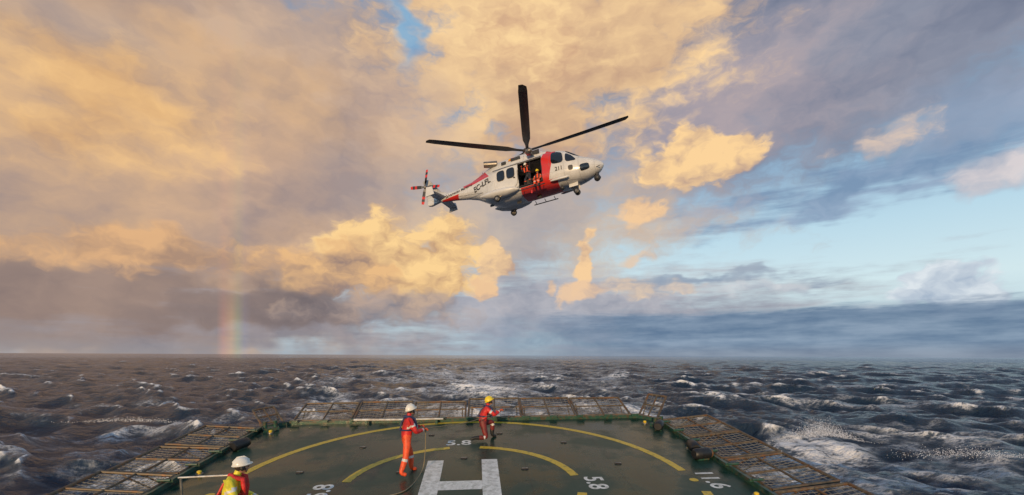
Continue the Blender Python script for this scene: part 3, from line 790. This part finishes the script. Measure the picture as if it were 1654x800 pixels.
for sd_ in(-1,1):
    mb.tube([(-2.1,sd_*.62,2.78),(-2.6,sd_*.80,2.82),(-2.95,sd_*.98,2.84)],[.24,.22,.20],1,14)
    mb.tube([(-2.93,sd_*.97,2.84),(-2.96,sd_*.985,2.84)],.17,2,14)
    mb.box((.85,sd_*.74,2.68),(.5,.06,.28),2); mb.box((-.6,sd_*.85,2.62),(.7,.04,.2),2); mb.box((-1.5,sd_*.85,2.55),(.35,.04,.22),2)
mb.obj('engine_cowling',[H_paint,H_metal,H_dark],heli)
mb=MB(); mb.tube([(0,0,3.1),(0,0,3.4)],.13,0,14); mb.tube([(0,0,3.36),(0,0,3.42),(0,0,3.5),(0,0,3.56)],[.30,.34,.30,.12],0,18)
mb.tube([(.0,0,3.16),(0,0,3.22)],.30,0,16)
for i in range(5):
    a=rad(20+72*i); mb.tube([(.24*math.cos(a),.24*math.sin(a),3.19),(.34*math.cos(a+.2),.34*math.sin(a+.2),3.42)],.025,1,6)
mb.obj('rotor_head',[H_metal,H_dark],heli)
HMi=HM.inverted()
e1=Vector((math.cos(rad(5)),0,math.sin(rad(5)))); e2=Vector((0,math.cos(rad(1)),-math.sin(rad(1)))); e3=e1.cross(e2)
for i in range(5):
    a=rad(194+72*i); d=e1*math.cos(a)+e2*math.sin(a); t_=e3.cross(d)
    mb=MB(); vs=[]; fs=[]
    prof=[(.25,.10,.07),(.75,.11,.06),(1.05,.16,.05),(1.45,.25,.035),(2.2,.27,.028),(4,.27,.026),(6.35,.26,.022),(6.7,.23,.02),(6.9,.12,.012)]
    for (rr_,hwid,th) in prof:
        cone=.045*rr_+.0022*rr_*rr_
        c_=HubW+d*rr_+e3*(cone-.02)
        tw=rad(10-rr_*1.2); tv=t_*math.cos(tw)+e3*math.sin(tw); nv=e3*math.cos(tw)-t_*math.sin(tw)
        sw=-.10 if rr_>6.8 else 0
        for (u,v) in ((-1,0),(-.5,.9),(.3,1),(1,.2),(1,-.2),(.3,-1),(-.5,-.9)):
            vs.append(HMi@(c_+tv*(u*hwid+sw)+nv*v*th))
    NP=7
    for j in range(len(prof)-1):
        for k in range(NP): fs.append((j*NP+k,j*NP+(k+1)%NP,(j+1)*NP+(k+1)%NP,(j+1)*NP+k))
    fs+=[tuple(range(NP)),tuple((len(prof)-1)*NP+k for k in range(NP))]
    mb.add(vs,fs,0)
    for fi in range(6*NP,len(mb.f)): mb.m[fi]=1
    mb.obj('rotor_blade',[H_blade,H_tip],heli)
def slab(mb,poly,y0,t0,t1,mi):
    zs=[p[1] for p in poly]; za,zb_=min(zs),max(zs); n_=len(poly); vs=[]
    for s_ in(1,-1):
        for (x,z) in poly:
            k=(z-za)/(zb_-za); vs.append((x,y0+s_*(t0+(t1-t0)*k),z))
    mb.add(vs,[tuple(range(n_)),tuple(range(2*n_-1,n_-1,-1))]+[(i,i+n_,(i+1)%n_+n_,(i+1)%n_) for i in range(n_)],mi)
mb=MB()
slab(mb,[(-6.4,2.10),(-7.2,2.45),(-8.15,3.62),(-8.35,3.74),(-8.82,3.74),(-8.72,3.3),(-8.45,2.3),(-8.40,1.62),(-8.1,1.55),(-7.4,1.66),(-7.0,1.75)],0,.13,.07,0)
o=mb.obj('tail_fin',[H_paint],heli,smooth=False)
bv=o.modifiers.new('b','BEVEL'); bv.width=.05; bv.segments=3
mb=MB()
for sd_ in(-1,1):
    vs=[]
    for (y,xl,xt,z) in ((.15,-6.55,-7.45,1.80),(1.55,-6.85,-7.5,1.80)):
        for (x,dz_) in ((xl,0),(xl-.18,.055),(xt,.01),(xl-.18,-.05)): vs.append((x,sd_*y,z+dz_))
    mb.add(vs,[(0,1,5,4),(1,2,6,5),(2,3,7,6),(3,0,4,7),(0,3,2,1),(4,5,6,7)],0)
    slab(mb,[(-6.8,1.55),(-6.95,2.15),(-7.45,2.2),(-7.55,1.5)],sd_*1.58,.03,.03,0)
mb.obj('tailplane',[H_white],heli,smooth=False)
mb=MB(); tc_=Vector((-8.42,-.34,3.05))
mb.tube([(-8.42,-.05,3.05),(-8.42,-.42,3.05)],[.12,.08],2,12); mb.ell(tc_,(.14,.10,.14),2,12,8)
for i in range(4):
    a=rad(78+90*i); d=Vector((math.cos(a),0,math.sin(a))); t_=Vector((-math.sin(a),0,math.cos(a))); yv=Vector((0,1,0))
    segs_=[(.1,.05,2),(.35,.11,1),(.75,.12,0),(.95,.12,1),(1.15,.12,0),(1.35,.10,0)]
    for j in range(len(segs_)-1):
        r0,w0,m0=segs_[j]; r1,w1,_=segs_[j+1]; vs=[]
        for rr_,ww in((r0,w0),(r1,w1)):
            for u,v in((-1,.1),(.2,.28),(1,0),(.2,-.1)): vs.append(tc_+d*rr_+t_*ww*u+yv*(ww*v*.4+ww*u*.25))
        mb.add(vs,[(0,1,5,4),(1,2,6,5),(2,3,7,6),(3,0,4,7),(0,3,2,1),(4,5,6,7)],m0 if j<4 else 0)
mb.obj('tail_rotor',[H_red,H_blade,H_metal],heli)
def wheel(mb,c,r_,w_):
    c=Vector(c); mb.tube([c+Vector((0,-w_,0)),c+Vector((0,-w_*.7,0)),c+Vector((0,w_*.7,0)),c+Vector((0,w_,0))],[r_*.8,r_,r_,r_*.8],0,18)
    mb.tube([c+Vector((0,-w_*1.05,0)),c+Vector((0,w_*1.05,0))],r_*.45,1,12)
mb=MB()
mb.tube([(3.1,0,.1),(3.2,0,-.42)],.05,1,10); wheel(mb,(3.22,.14,-.45),.19,.07); wheel(mb,(3.22,-.14,-.45),.19,.07); mb.tube([(3.22,-.16,-.45),(3.22,.16,-.45)],.03,1,8)
for sd_ in(-1,1):
    mb.tube([(-1.5,sd_*1.2,.2),(-1.9,sd_*1.26,-.02)],.06,1,10); wheel(mb,(-1.95,sd_*1.32,-.06),.22,.10)
mb.box((3.1,.26,-.02),(.6,.02,.3),2); mb.box((3.1,-.26,-.02),(.6,.02,.3),2)
mb.obj('landing_gear',[M_black,H_metal,H_white],heli)
mb=MB(); mb.tube([(4.62,0,.42),(4.62,0,.22)],.14,0,12); mb.ell((4.62,0,.08),(.21,.21,.22),0,18,12); mb.ell((4.8,0,.06),(.06,.09,.09),1,10,8)
mb.tube([(2.4,-.55,.0),(2.4,-.55,-.12)],.03,0,8); mb.ell((2.42,-.55,-.22),(.16,.15,.14),0,14,10); mb.ell((2.54,-.55,-.25),(.05,.1,.1),1,10,8)
for x in (.6,-.9,-3.0): mb.box((x,0,-.08+(.33 if x<-2 else 0)),(.32,.02,.16),0)
mb.tube([(-3.5,0,2.5),(-3.6,0,2.9)],.02,0,6)
mb.tube([(-3.2,-.8,.95),(-5.6,-.52,1.4)],.012,0,5); mb.tube([(4.6,-.35,.62),(4.95,-.5,.60)],.02,0,6)
mb.obj('sensors',[H_dark,H_glass],heli)
mb=MB(); mb.tube([(.62,-.82,2.55),(.66,-1.25,2.52),(.68,-1.62,2.42)],[.10,.09,.07],0,12); mb.ell((.66,-1.50,2.44),(.26,.17,.16),0,14,10); mb.box((.5,-1.1,2.56),(.36,.4,.16),1)
mb.tube([(.70,-1.66,2.36),(.70,-1.66,-.55)],.012,2,6); mb.tube([(.70,-1.66,-.35),(.70,-1.66,-.55)],.05,1,8)
mb.obj('rescue_hoist',[H_metal,H_red,H_dark],heli)
mb=MB()
for sd_ in(-1,1):
    mb.tube([(-.3,sd_*1.30,.06),(1.5,sd_*1.30,.06)],.035,0,8)
    for x in(-.1,.6,1.3): mb.tube([(x,sd_*1.3,.06),(x,sd_*1.02,.18)],.025,0,6)
    mb.tube([(1.8,sd_*1.06,.22),(2.0,sd_*1.06,.22),(2.9,sd_*.98,.23),(3.05,sd_*.95,.24)],[.02,.07,.07,.02],1,10)
mb.obj('side_steps',[H_dark,H_white],heli)
def sidetext(mb,body,x,z,size,rot,side=-1,off=.02,bold=.0,shear=0,mi=0):
    vs,fs=text_mesh(body,size,bold,shear); o=[]
    for v in vs:
        c_,s_=math.cos(rad(rot)),math.sin(rad(rot))
        u=v.x*c_-v.y*s_; w_=v.x*s_+v.y*c_
        X=x+(u if side<0 else -u); Z_=z+w_
        o.append((X,side*(sideY(X,Z_)+off),Z_))
    mb.add(o,fs,mi)
mb=MB()
for sd_ in(-1,1):
    sidetext(mb,'EC-LFL',-3.30,1.50,.54,6*(1 if sd_<0 else -1),sd_,.02,.014)
    sidetext(mb,'Salvamento Marítimo',-5.45,1.86,.29,4*(1 if sd_<0 else -1),sd_,.02,.004,.2)
    sidetext(mb,'211',2.45,.88,.34,0,sd_,.02,.008)
mb.obj('lettering',[H_letter],heli,smooth=False)
mb=MB()
def cow(x,z): return .845*max(.02,(1-min(.99,(z-2.2)/.86)**2.6))**(1/2.6)
for sd_ in(-1,1):
    for z0_,z1_,mi in((2.60,2.66,0),(2.66,2.78,1),(2.78,2.84,0)):
        vs=[(x,sd_*(cow(x,z)+.03),z) for (x,z) in((-1.15,z0_),(-.75,z0_),(-.75,z1_),(-1.15,z1_))]
        mb.add(vs,[(0,1,2,3)],mi)
    for R_,yy,mi in ((.22,.145,2),(.13,.150,3)):
        mb.add([(-7.72+R_*math.cos(t*.3927),sd_*yy,2.25+R_*math.sin(t*.3927)) for t in range(16)],[tuple(range(16))],mi)
    patch(mb,[(3.05,.62),(3.35,.62),(3.35,.92),(3.05,.92)],sidefn(sd_,.02),2,3)
mb.obj('flag_and_badge',[H_red,H_fyel,H_letter,H_white],heli,smooth=False)
def local_person(name,hl,yaw,J,*a,**k):
    o=person(name,Vector((0,0,0)),0,J,*a,**k); o.matrix_world=HM@Matrix.Translation(hl)@Matrix.Rotation(rad(yaw),4,'Z'); return o
J=standing()
J.update({'pelvis':(0,0,.78),'waist':(.08,0,.93),'chest':(.20,0,1.10),'neck':(.28,0,1.22),'head':(.34,0,1.34),'shL':(.2,.18,1.16),'shR':(.2,-.18,1.16),'elL':(.38,.26,1.05),'elR':(.35,-.28,.98),'wrL':(.60,.22,1.22),'wrR':(.52,-.22,1.22),
 'hipL':(0,.1,.76),'hipR':(0,-.1,.76),'knL':(.26,.16,.46),'knR':(.24,-.18,.44),'anL':(.02,.18,.10),'anR':(.0,-.2,.10),'toL':(.18,.2,.055),'toR':(.16,-.22,.055)})
local_person('hoist_operator',Vector((.25,-.80,.38)),-95,J,[M_dark,M_dark,M_bootb,M_org,M_glove],base_fn(0,1,2,3,4),M_hw,True,0,-25,M_org)
J2={'pelvis':(0,0,.12),'waist':(.01,0,.30),'chest':(.03,0,.52),'neck':(.05,0,.68),'head':(.08,0,.82),'shL':(.04,.18,.59),'shR':(.04,-.18,.59),'elL':(.18,.24,.36),'elR':(.16,-.25,.36),'wrL':(.36,.2,.24),'wrR':(.35,-.2,.24),
 'hipL':(.03,.1,.11),'hipR':(.03,-.1,.11),'knL':(.44,.13,.08),'knR':(.44,-.13,.08),'anL':(.48,.13,-.33),'anR':(.48,-.13,-.33),'toL':(.62,.15,-.38),'toR':(.62,-.15,-.38)}
local_person('rescue_swimmer',Vector((.92,-.82,.36)),-88,J2,[M_org,M_org,M_bootb,M_refl,M_glove],base_fn(0,1,2,3,4),M_hy,True,0,-20,M_dark)
scene.view_settings.view_transform='Standard'
try: scene.view_settings.look='None'
except Exception: pass
scene.view_settings.exposure=0
